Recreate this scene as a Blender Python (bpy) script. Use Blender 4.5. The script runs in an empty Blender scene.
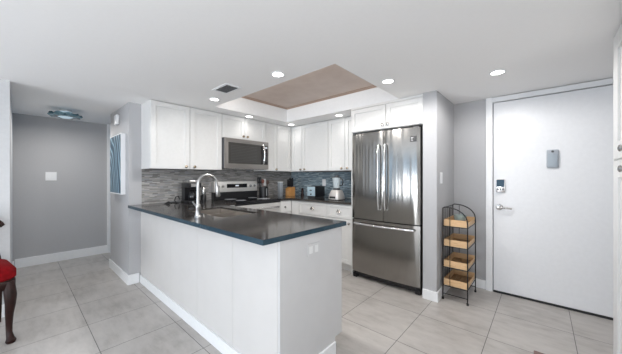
import bpy, bmesh, math, random
from mathutils import Vector, Matrix
random.seed(7)
SC = bpy.context.scene
C = SC.collection
PI = math.pi

# ------------------------------------------------------------------ camera
H = 1.26
YAW = math.atan2(231, 260.2)
cd = bpy.data.cameras.new('camera')
cd.sensor_width = 36
cd.lens = 260.2/622*36
cd.clip_start = 0.02
cam = bpy.data.objects.new('camera', cd); C.objects.link(cam)
cam.location = (0, 0, H); cam.rotation_euler = (PI/2, 0, YAW)
SC.camera = cam

# ------------------------------------------------------------------ world, light, exposure
w = bpy.data.worlds.new('sky'); SC.world = w; w.use_nodes = True
bg = w.node_tree.nodes['Background']
bg.inputs[0].default_value = (0.30, 0.56, 0.86, 1); bg.inputs[1].default_value = 1.5

def area(name, loc, rot, sx, sy, power, col):
    l = bpy.data.lights.new(name, 'AREA'); l.shape = 'RECTANGLE'; l.size = sx; l.size_y = sy
    l.energy = power; l.color = col
    o = bpy.data.objects.new(name, l); o.location = loc; o.rotation_euler = rot; C.objects.link(o)
    return o
DAY = (0.95, 0.97, 1.0)
DAYW = (1.0, 0.975, 0.94)
# daylight through the sliding doors behind the camera and on the left
area('daylight_back_window', (-1.9, -4.4, .62), (PI/2+.45, 0, 0), 2.6, 1.1, 112, DAY)
area('daylight_left_window', (-3.80, -2.6, 1.15), (PI/2, 0, -PI/2), 2.6, 1.9, 6, DAY)
area('right_window_fill', (0.93, -2.6, 1.3), (PI/2, 0, PI/2), 2.2, 1.5, 40, DAYW)  # unseen right-hand window, added as fill light
area('right_window_fill', (0.93, -.6, 1.3), (PI/2, 0, PI/2), 1.3, 1.5, 36, DAYW)  # second unseen window, added to brighten the range wall and ceiling
LAMP_W = (54, 3, 23, 27, 2.4, 2.0, 2.6)
vs = SC.view_settings
vs.view_transform = 'Standard'; vs.look = 'None'; vs.gamma = 1; vs.use_curve_mapping = False
vs.exposure = 0.06
SC.cycles.use_denoising = True
SC.cycles.max_bounces = 10; SC.cycles.diffuse_bounces = 6
SC.cycles.sample_clamp_indirect = 6

# ------------------------------------------------------------------ materials
def mat(name, col, rough=.5, metal=0., **kw):
    m = bpy.data.materials.new(name); m.use_nodes = True
    b = m.node_tree.nodes['Principled BSDF']
    b.inputs['Base Color'].default_value = (*col, 1)
    b.inputs['Roughness'].default_value = rough
    b.inputs['Metallic'].default_value = metal
    for k, v in kw.items():
        b.inputs[k.replace('_', ' ')].default_value = v
    return m
def nd(m, t, **kw):
    n = m.node_tree.nodes.new(t)
    for k, v in kw.items(): setattr(n, k, v)
    return n
def ln(m, a, b): m.node_tree.links.new(a, b)
def P(m): return m.node_tree.nodes['Principled BSDF']
def coords(m, scale=(1, 1, 1), loc=(0, 0, 0), rot=(0, 0, 0)):
    t = nd(m, 'ShaderNodeTexCoord'); mp = nd(m, 'ShaderNodeMapping')
    ln(m, t.outputs['Object'], mp.inputs[0])
    mp.inputs['Scale'].default_value = scale; mp.inputs['Location'].default_value = loc; mp.inputs['Rotation'].default_value = rot
    return mp.outputs[0]
def noise(m, vec, scale, detail=3, rough=.5):
    n = nd(m, 'ShaderNodeTexNoise'); ln(m, vec, n.inputs['Vector'])
    n.inputs['Scale'].default_value = scale; n.inputs['Detail'].default_value = detail; n.inputs['Roughness'].default_value = rough
    return n.outputs['Fac']
def ramp(m, fac, stops, interp='LINEAR'):
    r = nd(m, 'ShaderNodeValToRGB'); ln(m, fac, r.inputs[0])
    e = r.color_ramp; e.interpolation = interp
    while len(e.elements) < len(stops): e.elements.new(.5)
    for el, (p, c) in zip(e.elements, stops): el.position = p; el.color = (*c, 1)
    return r.outputs[0]
def bump(m, h, strength=.1, dist=.01):
    b = nd(m, 'ShaderNodeBump'); b.inputs['Strength'].default_value = strength; b.inputs['Distance'].default_value = dist
    ln(m, h, b.inputs['Height']); ln(m, b.outputs[0], P(m).inputs['Normal'])
def mottled(name, c1, c2, scale=20, rough=.5, stretch=(1, 1, 1), bmp=0, **kw):
    m = mat(name, c1, rough, **kw)
    n = noise(m, coords(m, stretch), scale)
    ln(m, ramp(m, n, [(.35, c1), (.65, c2)]), P(m).inputs['Base Color'])
    if bmp: bump(m, n, bmp)
    return m

M = {}
M['wall'] = mottled('grey_wall_paint', (.440, .441, .453), (.450, .451, .463), 60, .6, bmp=.02)
M['ceiling'] = mottled('ceiling_paint', (.88, .875, .87), (.89, .885, .88), 50, .7, bmp=.03)
M['white_wall'] = mottled('white_wall_paint', (.54, .55, .56), (.56, .57, .58), 50, .6, bmp=.02)
M['taupe'] = mottled('taupe_wall_paint', (.20, .17, .15), (.22, .185, .165), 30, .7)
M['trim'] = mottled('white_gloss_trim', (.80, .81, .82), (.82, .83, .84), 30, .35)
M['door_paint'] = mottled('white_door_paint', (.76, .77, .79), (.78, .79, .81), 30, .4)
M['cab'] = mottled('white_cabinet_paint', (.71, .71, .70), (.73, .73, .72), 30, .3)
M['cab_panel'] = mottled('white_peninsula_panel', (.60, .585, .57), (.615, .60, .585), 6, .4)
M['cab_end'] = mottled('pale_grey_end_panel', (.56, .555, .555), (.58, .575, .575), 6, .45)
M['dark_gap'] = mat('dark_gap', (.02, .02, .022), .7)
M['black'] = mat('black_plastic', (.012, .012, .014), .35)
M['black_glass'] = mat('black_glass', (.008, .008, .01), .08)
M['black_metal'] = mat('black_powder_coated_metal', (.012, .012, .013), .45, .3)
M['nickel'] = mat('polished_nickel', (.46, .45, .43), .2, 1.)
M['bronze'] = mat('antique_brass', (.50, .42, .32), .22, 1.)
M['brushed'] = mat('brushed_nickel', (.46, .46, .455), .3, 1.)
M['chrome'] = mat('chrome', (.78, .79, .80), .12, 1.)
M['white_plastic'] = mat('white_plastic', (.82, .83, .84), .35)
M['grey_plastic'] = mat('grey_plastic', (.40, .42, .45), .4)
M['dark_plastic'] = mat('charcoal_plastic', (.06, .062, .067), .45)

def floor_mat():
    m = mat('grey_taupe_floor_tile', (.4, .38, .36), .36)
    v = coords(m, (1, 1, 1), (-.190, -.394, 0))
    b = nd(m, 'ShaderNodeTexBrick', offset=0, squash=1)
    ln(m, v, b.inputs['Vector'])
    b.inputs['Scale'].default_value = 1; b.inputs['Brick Width'].default_value = .5135; b.inputs['Row Height'].default_value = .5135
    b.inputs['Mortar Size'].default_value = .0024; b.inputs['Mortar Smooth'].default_value = .1; b.inputs['Bias'].default_value = 0
    b.inputs['Color1'].default_value = (.455, .43, .408, 1); b.inputs['Color2'].default_value = (.485, .46, .438, 1)
    b.inputs['Mortar'].default_value = (.10, .095, .09, 1)
    n1 = noise(m, coords(m, (1, 3.0, 1)), 5, 6, .65)
    n2 = noise(m, coords(m, (1, 1, 1)), 1.8, 5, .6)
    a = nd(m, 'ShaderNodeMath', operation='ADD'); ln(m, n1, a.inputs[0]); ln(m, n2, a.inputs[1])
    hm = nd(m, 'ShaderNodeMath', operation='MULTIPLY'); ln(m, a.outputs[0], hm.inputs[0]); hm.inputs[1].default_value = .5
    r = ramp(m, hm.outputs[0], [(.36, (.74, .73, .72)), (.5, (.96, .96, .96)), (.64, (1.10, 1.10, 1.10))])
    mx = nd(m, 'ShaderNodeMix', data_type='RGBA', blend_type='MULTIPLY'); mx.inputs[0].default_value = 1
    ln(m, b.outputs['Color'], mx.inputs[6]); ln(m, r, mx.inputs[7]); ln(m, mx.outputs[2], P(m).inputs['Base Color'])
    bump(m, n1, .02)
    return m
M['floor'] = floor_mat()

def mosaic(name, cols, grout, axis):
    """thin horizontal strips of glass and stone; axis = the world axis the strips run along"""
    m = mat(name, cols[0], .22)
    t = nd(m, 'ShaderNodeTexCoord'); s = nd(m, 'ShaderNodeSeparateXYZ'); ln(m, t.outputs['Object'], s.inputs[0])
    cb = nd(m, 'ShaderNodeCombineXYZ'); ln(m, s.outputs[axis], cb.inputs[0]); ln(m, s.outputs[2], cb.inputs[1])
    b = nd(m, 'ShaderNodeTexBrick', offset=.37, offset_frequency=2, squash=.7, squash_frequency=3)
    ln(m, cb.outputs[0], b.inputs['Vector'])
    b.inputs['Scale'].default_value = 1; b.inputs['Brick Width'].default_value = .085; b.inputs['Row Height'].default_value = .0125
    b.inputs['Mortar Size'].default_value = .0011; b.inputs['Bias'].default_value = 0
    b.inputs['Color1'].default_value = (0, 0, 0, 1); b.inputs['Color2'].default_value = (1, 1, 1, 1)
    b.inputs['Mortar'].default_value = (0, 0, 0, 1)
    n = len(cols); col = ramp(m, b.outputs['Color'], [(i/n, c) for i, c in enumerate(cols)], 'CONSTANT')
    mx = nd(m, 'ShaderNodeMix', data_type='RGBA'); ln(m, b.outputs['Fac'], mx.inputs[0]); ln(m, col, mx.inputs[6])
    mx.inputs[7].default_value = (*grout, 1); ln(m, mx.outputs[2], P(m).inputs['Base Color'])
    return m
M['mosaic_grey'] = mosaic('grey_strip_mosaic', [(.17, .165, .16), (.30, .29, .28), (.23, .225, .22), (.40, .39, .375), (.27, .275, .285), (.33, .32, .305)], (.30, .29, .28), 1)
M['mosaic_blue'] = mosaic('blue_grey_strip_mosaic', [(.12, .17, .21), (.24, .32, .37), (.17, .23, .27), (.42, .50, .54), (.19, .26, .31), (.29, .36, .40)], (.26, .31, .34), 0)

def counter_mat():
    m = mat('dark_grey_quartz', (.05, .05, .05), .10)
    n = noise(m, coords(m), 260, 2)
    n2 = noise(m, coords(m), 60, 3)
    a = nd(m, 'ShaderNodeMath', operation='ADD'); ln(m, n, a.inputs[0]); ln(m, n2, a.inputs[1])
    hm = nd(m, 'ShaderNodeMath', operation='MULTIPLY'); ln(m, a.outputs[0], hm.inputs[0]); hm.inputs[1].default_value = .5
    ln(m, ramp(m, hm.outputs[0], [(.38, (.034, .031, .029)), (.6, (.062, .056, .052)), (.72, (.12, .11, .10))]), P(m).inputs['Base Color'])
    return m
M['quartz'] = counter_mat()
M['daylight_edge'] = mottled('painted_daylight_blue_edge', (.014, .040, .060), (.020, .052, .076), 60, .25)  # blue daylight on the worktop edges is put into this colour

def steel(name, col, rough, stretch):
    m = mat(name, col, rough, 1.)
    n = noise(m, coords(m, stretch), 1.0, 4, .6)
    wv = noise(m, coords(m, (13, 13, .8)), 1.0, 1)
    bump(m, wv, .28, .02)
    ln(m, ramp(m, n, [(.3, tuple(c*.93 for c in col)), (.7, col)]), P(m).inputs['Base Color'])
    return m
M['steel'] = steel('brushed_stainless_steel', (.33, .318, .30), .17, (220, 220, 2))
M['steel_h'] = steel('brushed_stainless_steel_trim', (.74, .73, .71), .4, (3, 3, 200))
P(M['steel_h']).inputs['Metallic'].default_value = .55
M['steel_mw'] = steel('darker_brushed_stainless_steel', (.36, .34, .325), .32, (3, 3, 200))
M['steel_plain'] = mat('satin_stainless_steel', (.60, .59, .58), .25, 1.)
M['sink_steel'] = mat('sink_stainless_steel', (.62, .58, .54), .28, .95)
M['underside'] = mat('painted_underside_shade', (.10, .09, .085), .6)  # shade under the wall cabinets, painted as a dark colour

def beige():
    m = mat('beige_tray_ceiling', (.5, .4, .35), .42)
    n = noise(m, coords(m, (1, 1, 1)), 3.2, 6, .62)
    ln(m, ramp(m, n, [(.3, (.50, .395, .335)), (.7, (.60, .50, .44))]), P(m).inputs['Base Color'])
    bump(m, n, .05)
    return m
M['beige'] = beige()
M['beige_trim'] = mat('tan_moulding', (.42, .31, .245), .45)

def wood(name, c1, c2, stretch, rough=.45, scale=6):
    m = mat(name, c1, rough)
    n = noise(m, coords(m, stretch), scale, 5, .6)
    ln(m, ramp(m, n, [(.3, c1), (.5, c2), (.7, tuple(min(1, c*1.15) for c in c1))]), P(m).inputs['Base Color'])
    return m
M['pine'] = wood('pale_pine', (.52, .32, .155), (.66, .44, .24), (2, 2, 14))
M['pine_dark'] = wood('brown_pine_slats', (.22, .12, .055), (.32, .19, .09), (2, 2, 14))
M['oak'] = wood('orange_wood', (.55, .26, .08), (.66, .34, .12), (10, 10, 2))
M['mahogany'] = wood('dark_mahogany', (.009, .003, .002), (.022, .006, .004), (8, 8, 2), .42)
P(M['mahogany']).inputs['Specular IOR Level'].default_value = .25
M['table_wood'] = wood('dark_brown_table_wood', (.085, .038, .028), (.13, .060, .045), (3, 14, 3), .35)
M['velvet'] = mottled('red_velvet', (.15, .001, .003), (.21, .002, .005), 40, .85, bmp=.1, Specular_IOR_Level=.15)

def art():
    m = mat('blue_wave_print', (.1, .2, .3), .4)
    v = coords(m, (1.0, 1, .7), (.42, 0, -.12), (0, .25, 0))
    n = noise(m, v, 1.6, 3, .55)
    wv = nd(m, 'ShaderNodeTexWave', wave_type='RINGS', rings_direction='Y'); ln(m, v, wv.inputs[0])
    wv.inputs['Scale'].default_value = 1.9; wv.inputs['Distortion'].default_value = 3.2; wv.inputs['Detail'].default_value = 2
    wv.inputs['Detail Scale'].default_value = 1.4
    ln(m, ramp(m, wv.outputs['Fac'], [(0, (.018, .05, .085)), (.28, (.05, .14, .22)), (.5, (.22, .40, .52)), (.62, (.70, .78, .82)), (.72, (.16, .32, .43)), (1, (.02, .06, .10))]), P(m).inputs['Base Color'])
    return m
M['art'] = art()

def glass(name, col, rough=.02, alpha=None):
    m = mat(name, col, rough); P(m).inputs['Transmission Weight'].default_value = 1; P(m).inputs['IOR'].default_value = 1.45
    return m
M['glass'] = glass('clear_glass', (.92, .96, .97))
M['jar_glass'] = mat('ribbed_clear_jar_glass', (.70, .78, .82), .12, 0., Alpha=.5)
M['blue_glass'] = mottled('teal_art_glass', (.02, .08, .11), (.28, .45, .52), 9, .08)
M['water_glass'] = mat('pale_green_glass', (.55, .66, .64), .1, 0., Transmission_Weight=.5)
def emit(name, col, s):
    m = mat(name, (.9, .9, .9), .4)
    P(m).inputs['Emission Color'].default_value = (*col, 1); P(m).inputs['Emission Strength'].default_value = s
    return m
M['lamp'] = emit('lit_led_lens', (1, .98, .95), 9)
M['lcd'] = emit('clock_display', (.05, .12, .2), .6)
M['lit_glass'] = emit('frosted_lamp_glass', (.75, .9, 1.), .25)
P(M['lit_glass']).inputs['Base Color'].default_value = (.5, .66, .74, 1)

# ------------------------------------------------------------------ mesh helpers
def box(bm, x0, x1, y0, y1, z0, z1, bev=0):
    vs_ = [bm.verts.new((x, y, z)) for x in (min(x0, x1), max(x0, x1)) for y in (min(y0, y1), max(y0, y1)) for z in (min(z0, z1), max(z0, z1))]
    q = [(0, 1, 3, 2), (4, 6, 7, 5), (0, 4, 5, 1), (2, 3, 7, 6), (0, 2, 6, 4), (1, 5, 7, 3)]
    fs = [bm.faces.new([vs_[i] for i in f]) for f in q]
    if bev:
        es = list({e for f in fs for e in f.edges})
        bmesh.ops.bevel(bm, geom=es, offset=bev, segments=2, profile=.6, affect='EDGES', clamp_overlap=True)
    return bm
def B(*a, bev=0):
    bm = bmesh.new(); box(bm, *a, bev=bev); return bm
def tube(bm, pts, r, seg=10, closed=False):
    pts = [Vector(p) for p in pts]; n = len(pts)
    rr = r if isinstance(r, (list, tuple)) else [r]*n
    rings = []; up = None
    for i, p in enumerate(pts):
        a = pts[(i-1) % n] if (closed or i > 0) else p
        b = pts[(i+1) % n] if (closed or i < n-1) else p
        t = (b-a).normalized()
        if up is None:
            up = t.orthogonal().normalized()
        else:
            up = (up - t*up.dot(t))
            up = up.normalized() if up.length > 1e-6 else t.orthogonal().normalized()
        s = t.cross(up)
        rings.append([bm.verts.new(p + (up*math.cos(2*PI*k/seg) + s*math.sin(2*PI*k/seg))*rr[i]) for k in range(seg)])
    m = n if closed else n-1
    for i in range(m):
        A, D = rings[i], rings[(i+1) % n]
        for k in range(seg): bm.faces.new((A[k], A[(k+1) % seg], D[(k+1) % seg], D[k]))
    if not closed:
        bm.faces.new(rings[0][::-1]); bm.faces.new(rings[-1])
    return bm
def lathe(bm, prof, c=(0, 0, 0), axis='Z', seg=24, cap=True):
    """prof: list of (radius, height)"""
    def pt(r, h, a):
        u, v = r*math.cos(a), r*math.sin(a)
        d = {'Z': (u, v, h), 'X': (h, u, v), '-X': (-h, v, u), 'Y': (v, h, u), '-Y': (u, -h, v)}[axis]
        return (c[0]+d[0], c[1]+d[1], c[2]+d[2])
    rings = []
    for r, h in prof:
        if r < 1e-5: rings.append([bm.verts.new(pt(0, h, 0))])
        else: rings.append([bm.verts.new(pt(r, h, 2*PI*k/seg)) for k in range(seg)])
    for A, D in zip(rings, rings[1:]):
        for k in range(seg):
            k2 = (k+1) % seg
            if len(A) == 1 and len(D) == 1: continue
            if len(A) == 1: bm.faces.new((A[0], D[k2], D[k]))
            elif len(D) == 1: bm.faces.new((A[k], A[k2], D[0]))
            else: bm.faces.new((A[k], A[k2], D[k2], D[k]))
    if cap and len(rings[0]) > 1: bm.faces.new(rings[0][::-1])
    if cap and len(rings[-1]) > 1: bm.faces.new(rings[-1])
    return bm
def prism(bm, poly, z0, z1, f=lambda x, y, z: (x, y, z)):
    a = [bm.verts.new(f(x, y, z0)) for x, y in poly]; b = [bm.verts.new(f(x, y, z1)) for x, y in poly]
    n = len(poly)
    bm.faces.new(a[::-1]); bm.faces.new(b)
    for i in range(n): bm.faces.new((a[i], a[(i+1) % n], b[(i+1) % n], b[i]))
    return bm
def root_loc(o):
    while o.parent: o = o.parent
    return o.location.copy()
def part(name, bm, m, parent=None, local=False, smooth=False, label=None):
    bmesh.ops.recalc_face_normals(bm, faces=bm.faces)
    if parent is not None and not local:
        bmesh.ops.translate(bm, vec=-root_loc(parent), verts=bm.verts)
    me = bpy.data.meshes.new(name); bm.to_mesh(me); bm.free()
    if smooth:
        me.shade_smooth()
        try: me.set_sharp_from_angle(angle=math.radians(38))
        except Exception: pass
    me.materials.append(M[m] if isinstance(m, str) else m)
    o = bpy.data.objects.new(name, me); C.objects.link(o)
    if parent is not None: o.parent = parent
    if label: o['label'] = label
    return o
def tag(o, label, cat, group=None):
    o['label'] = label; o['category'] = cat
    if group: o['group'] = group
    return o
def thing(name, loc, label, cat, group=None, rz=0):
    o = bpy.data.objects.new(name, None); C.objects.link(o); o.location = loc; o.rotation_euler = (0, 0, rz)
    o.empty_display_size = .05
    return tag(o, label, cat, group)
def struct(name, bm, m, parent=None):
    o = part(name, bm, m, parent)
    if parent is None: o['kind'] = 'structure'
    return o
def dup(root, loc, label=None):
    r = root.copy(); C.objects.link(r); r.location = loc
    if label: r['label'] = label
    for ch in list(root.children):
        c = ch.copy(); C.objects.link(c); c.parent = r
        for g in list(ch.children):
            d = g.copy(); C.objects.link(d); d.parent = c
    return r

# ------------------------------------------------------------------ structure
CZ = 2.136
XM, YF, YD = -3.61, 3.495, 3.49
struct('floor', B(-5.6, 1.1, -4.7, 3.7, -.1, 0), 'floor')
# ceiling slab with the rectangular tray opening
TX0, TX1, TY0, TY1, TZ = -3.05, -1.19, 1.62, 2.86, 2.349
bm = bmesh.new()
box(bm, -5.6, TX0, -4.7, 3.7, CZ, CZ+.3); box(bm, TX1, 1.1, -4.7, 3.7, CZ, CZ+.3)
box(bm, TX0, TX1, -4.7, TY0, CZ, CZ+.3); box(bm, TX0, TX1, TY1, 3.7, CZ, CZ+.3)
struct('ceiling', bm, 'ceiling')
o = struct('ceiling_tray', B(TX0, TX1, TY0, TY1, TZ, TZ+.08), 'beige')
bm = bmesh.new()                              # white lining of the tray's four sides
t = .006
box(bm, TX0, TX0+t, TY0, TY1, CZ-.001, TZ); box(bm, TX1-t, TX1, TY0, TY1, CZ-.001, TZ)
box(bm, TX0+t, TX1-t, TY0, TY0+t, CZ-.001, TZ); box(bm, TX0+t, TX1-t, TY1-t, TY1, CZ-.001, TZ)
struct('trim_1', bm, 'trim')
bm = bmesh.new(); a, b2, e = .035, .05, .012      # tan moulding around the tray panel
for k0, k1, dz in ((t, t+.012, .014), (.045, .062, .006)):
    box(bm, TX0+k0, TX0+k1, TY0+k0, TY1-k0, TZ-dz, TZ); box(bm, TX1-k1, TX1-k0, TY0+k0, TY1-k0, TZ-dz, TZ)
    box(bm, TX0+k1, TX1-k1, TY0+k0, TY0+k1, TZ-dz, TZ); box(bm, TX0+k1, TX1-k1, TY1-k1, TY1-k0, TZ-dz, TZ)
struct('trim_2', bm, 'beige_trim')

struct('wall_left', B(-4.52, XM, .86, 3.495, 0, CZ), 'wall')                 # column and the range wall behind it
struct('wall_back', B(-4.52, 1.1, YF, 3.62, 0, CZ), 'wall')
struct('wall_fridge', B(-.93, -.795, 2.806, YF, 0, CZ), 'wall')
struct('wall_hall', B(-5.52, -5.42, -.149, 3.6, 0, CZ), 'wall')
struct('wall_hall_side', B(-5.42, -3.76, -.149, -.049, 0, CZ), 'white_wall')
bm = bmesh.new(); box(bm, -3.76, -3.63, -1.2, -.049, 0, CZ); box(bm, -3.76, -3.63, -4.6, -4.0, 0, CZ); box(bm, -3.76, -3.63, -4.0, -1.2, 2.1, CZ)
struct('wall_living_left', bm, 'white_wall')
bm = bmesh.new(); box(bm, -3.76, -3.3, -4.7, -4.6, 0, CZ); box(bm, -.5, 1.1, -4.7, -4.6, 0, CZ); box(bm, -3.3, -.5, -4.7, -4.6, 2.1, CZ)
struct('wall_living_back', bm, 'taupe')
bm = bmesh.new()
for y0, y1, z0, z1 in ((-4.6, YF, 0, .5), (-4.6, YF, 2.08, CZ), (-4.6, -3.75, .5, 2.08), (-1.45, -1.3, .5, 2.08), (.1, YF, .5, 2.08)): box(bm, .95, 1.05, y0, y1, z0, z1)
struct('wall_right', bm, 'white_wall')
for n, (ax, lo, hi, c) in enumerate((('y', -4.0, -1.2, -3.70), ('x', -3.3, -.5, -4.65))):
    bm = bmesh.new(); mid = (lo+hi)/2
    for u0, u1, z0, z1 in ((lo, lo+.06, .02, 2.1), (hi-.06, hi, .02, 2.1), (mid-.04, mid+.04, .02, 2.1), (lo, hi, .02, .08), (lo, hi, 2.04, 2.1)):
        if ax == 'y': box(bm, c-.02, c+.02, u0, u1, z0, z1)
        else: box(bm, u0, u1, c-.02, c+.02, z0, z1)
    struct('window_%d' % (n+1), bm, 'trim')
for n, (lo, hi) in enumerate(((-3.75, -1.45), (-1.3, .1))):  # unseen frames added around the right-hand fill lights
    bm = bmesh.new()
    for y0, y1, z0, z1 in ((lo, lo+.05, .5, 2.08), (hi-.05, hi, .5, 2.08), (lo+.05, hi-.05, .5, .55), (lo+.05, hi-.05, 2.03, 2.08), ((lo+hi)/2-.02, (lo+hi)/2+.02, .55, 2.03)): box(bm, .98, 1.02, y0, y1, z0, z1)
    struct('window_%d' % (n+3), bm, 'trim')  # added unseen window frames for the right-hand fill lights

# baseboards
def baseb(name, boxes):
    bm = bmesh.new()
    for b_ in boxes: box(bm, *b_, bev=.004)
    struct(name, bm, 'trim')
baseb('baseboard_hall', [(-5.42, -5.403, -.03, .985, 0, .128)])
baseb('baseboard_hall_side', [(-5.40, -3.63, -.049, -.034, 0, .115)])
baseb('baseboard_living_left', [(-3.63, -3.614, -1.2, -.034, 0, .115)])
baseb('baseboard_column', [(-4.535, -3.594, .845, .86, 0, .115), (XM, -3.594, .86, .963, 0, .115)])
baseb('baseboard_fridge_wall', [(-.93, -.78, 2.79, 2.806, 0, .10), (-.795, -.78, 2.806, 3.475, 0, .10)])
baseb('baseboard_back', [(-.78, -.47, 3.474, YD, 0, .10)])
# hall casing at far right of the grey hall wall
struct('trim_3', B(-5.42, -5.39, .985, 1.07, 0, CZ), 'trim')

# entry door
DX0, DX1, DZ = -.400, .505, 2.072
bm = bmesh.new()
box(bm, -.468, DX0-.006, YD-.03, YD, 0, CZ, bev=.003); box(bm, DX1+.006, .58, YD-.03, YD, 0, CZ, bev=.003); box(bm, DX0-.006, DX1+.006, YD-.03, YD, DZ+.006, CZ-.006, bev=.003)
struct('trim_4', bm, 'trim')
d = thing('door_1', (.05, YD-.02, 0), 'white flat slab entry door beside the black wire shelf rack', 'door'); d['kind'] = 'structure'
part('door_slab', B(DX0+.003, DX1-.003, YD-.018, YD-.003, .022, DZ-.003, bev=.002), 'door_paint', d)
part('threshold', B(DX0, DX1, YD-.022, YD, 0, .014), 'dark_gap', d)
bm = bmesh.new(); yh = YD-.018
lathe(bm, [(.0, 0), (.032, 0), (.033, .006), (.028, .012), (.012, .014), (.011, .045), (0, .046)], (-.345, yh, .934), '-Y', 28)
tube(bm, [(-.345, yh-.042, .934), (-.315, yh-.05, .932), (-.27, yh-.05, .929), (-.235, yh-.046, .927)], [.011, .010, .009, .008], 12)
part('door_handle', bm, 'nickel', d, smooth=True, label='satin nickel lever handle on a round rose')
k = part('keypad_lock', B(-.374, -.294, yh-.024, yh, 1.096, 1.236, bev=.008), 'steel_plain', d, smooth=True)
part('touch_screen', B(-.368, -.300, yh-.027, yh-.0235, 1.155, 1.230, bev=.001), mat('dark_blue_screen', (.02, .06, .10), .5), k)
bm = bmesh.new()
for i in range(3): box(bm, -.362+i*.022, -.350+i*.022, yh-.0262, yh-.0235, 1.118, 1.140)
part('button', bm, 'dark_plastic', k)
# door viewer cover pad
dp = thing('door_intercom', (.077, yh, 1.35), 'small pale grey rounded panel mounted at eye level on the entry door', 'door chime')
dp.location = (.077, yh-.001, 1.35)
part('housing', B(.033, .121, yh-.022, yh-.001, 1.35, 1.527, bev=.018), mat('pale_grey_plastic', (.36, .39, .43), .4), dp, smooth=True)
part('face_plate', B(.043, .111, yh-.026, yh-.021, 1.362, 1.49, bev=.008), mat('bluish_grey_plastic', (.33, .38, .43), .35), dp, smooth=True)
bm = bmesh.new(); lathe(bm, [(0, 0), (.010, 0), (.010, .006), (0, .007)], (.077, yh-.021, 1.508), '-Y', 16)
part('lens', bm, 'dark_plastic', dp, smooth=True)

# ------------------------------------------------------------------ cabinets
def mapper(kind, n0):
    """kind: '+x' (u=y), '-x' (u=y), '-y' (u=x). n = distance in front of plane n0"""
    def f(bm, u0, u1, z0, z1, na, nb, bev=0):
        if kind == '+x': box(bm, n0+na, n0+nb, u0, u1, z0, z1, bev=bev)
        elif kind == '-x': box(bm, n0-nb, n0-na, u0, u1, z0, z1, bev=bev)
        else: box(bm, u0, u1, n0-nb, n0-na, z0, z1, bev=bev)
    f.kind = kind; f.n0 = n0
    return f
def shaker(f, u0, u1, z0, z1, stile=.055, thick=.02, gap=.0036):
    bm = bmesh.new(); u0 += gap; u1 -= gap; z0 += gap; z1 -= gap
    f(bm, u0, u0+stile, z0, z1, 0, thick, .0015); f(bm, u1-stile, u1, z0, z1, 0, thick, .0015)
    f(bm, u0+stile-.001, u1-stile+.001, z0, z0+stile, 0, thick-.0003); f(bm, u0+stile-.001, u1-stile+.001, z1-stile, z1, 0, thick-.0003)
    f(bm, u0+stile-.001, u1-stile+.001, z0+stile-.001, z1-stile+.001, 0, thick-.012)
    return bm
def slab(f, u0, u1, z0, z1, thick=.02, gap=.0015):
    bm = bmesh.new(); f(bm, u0+gap, u1-gap, z0+gap, z1-gap, 0, thick, .002); return bm
def knob(f, u, z, n, parent, m='nickel', r=.018):
    bm = bmesh.new()
    c = (f.n0+n, u, z) if f.kind == '+x' else (f.n0-n, u, z) if f.kind == '-x' else (u, f.n0-n, z)
    lathe(bm, [(0, 0), (r*.55, 0), (r*.4, .004), (r*.35, .012), (r*.8, .016), (r, .022), (r*.85, .028), (r*.4, .031), (0, .032)], c, {'+x': 'X', '-x': '-X', '-y': '-Y'}[f.kind], 20)
    return part('knob', bm, m, parent, smooth=True)
G = {'u': 'white wall cabinets', 'b': 'white base cabinets'}
ZB = 1.356
# wall cabinets on the range wall
XU = -3.28
fU = mapper('+x', XU-.02)
def mcab(y0, y1, z0, doors, label, knobs, nm='wall_cabinet'):
    c = thing(nm, (-3.45, (y0+y1)/2, z0), label, 'cabinet', G['u'])
    part('body', B(XM+.002, XU-.0205, y0+.001, y1-.001, z0, CZ-.003), 'cab', c)
    part('underside_shade', B(XM+.004, XU-.022, y0+.002, y1-.002, z0-.003, z0-.0002), 'underside', c)  # dark sheet standing in for the shade below the cabinet
    for (a, b_), kn in zip(doors, knobs):
        dd = part('door', shaker(fU, a, b_, z0, CZ-.005), 'cab', c)
        if kn: knob(fU, kn[0], kn[1], .02, dd, 'bronze')
    return c
mcab(.985, 1.857, ZB, [(.985, 1.424), (1.424, 1.857)], 'wide two-door white wall cabinet at the left end, above the sink end of the counter', [(1.372, 1.388), (1.476, 1.388)])
mcab(1.859, 2.616, 1.806, [(1.859, 2.225), (2.225, 2.616)], 'short two-door white wall cabinet directly above the microwave', [(2.192, 1.852), (2.262, 1.852)])
mcab(2.618, 2.846, ZB, [(2.618, 2.846)], 'narrow white wall cabinet immediately right of the microwave', [(2.822, 1.385)])
# blind corner run
c = thing('wall_cabinet', (-3.3, 3.2, ZB), 'white wall cabinet filling the inside corner of the kitchen', 'cabinet', G['u'])
bm = bmesh.new(); box(bm, XM+.002, XU-.0205, 2.848, 3.493, ZB, CZ-.003); box(bm, XU-.0206, -3.014, 3.186, 3.493, ZB, CZ-.003)
part('body', bm, 'cab', c)
dd = part('door', shaker(fU, 2.848, 3.163, ZB, CZ-.005, .05), 'cab', c)
fF = mapper('-y', 3.185)
dd = part('door', shaker(fF, -3.258, -3.014, ZB, CZ-.005, .05), 'cab', c)
knob(fF, -3.035, 1.385, .02, dd, 'bronze')
def fcab(x0, x1, doors, knobs, label):
    c = thing('wall_cabinet', ((x0+x1)/2, 3.34, ZB), label, 'cabinet', G['u'])
    part('body', B(x0+.001, x1-.001, 3.1855, 3.493, ZB, CZ-.003), 'cab', c)
    part('underside_shade', B(x0+.002, x1-.002, 3.188, 3.49, ZB-.012, ZB-.0002), 'underside', c)
    for (a, b_), kn in zip(doors, knobs):
        dd = part('door', shaker(fF, a, b_, ZB, CZ-.005), 'cab', c)
        knob(fF, kn, 1.388, .02, dd, 'bronze')
fcab(-3.012, -2.461, [(-3.012, -2.461)], [-2.945], 'white wall cabinet with one wide door above the toaster')
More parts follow.
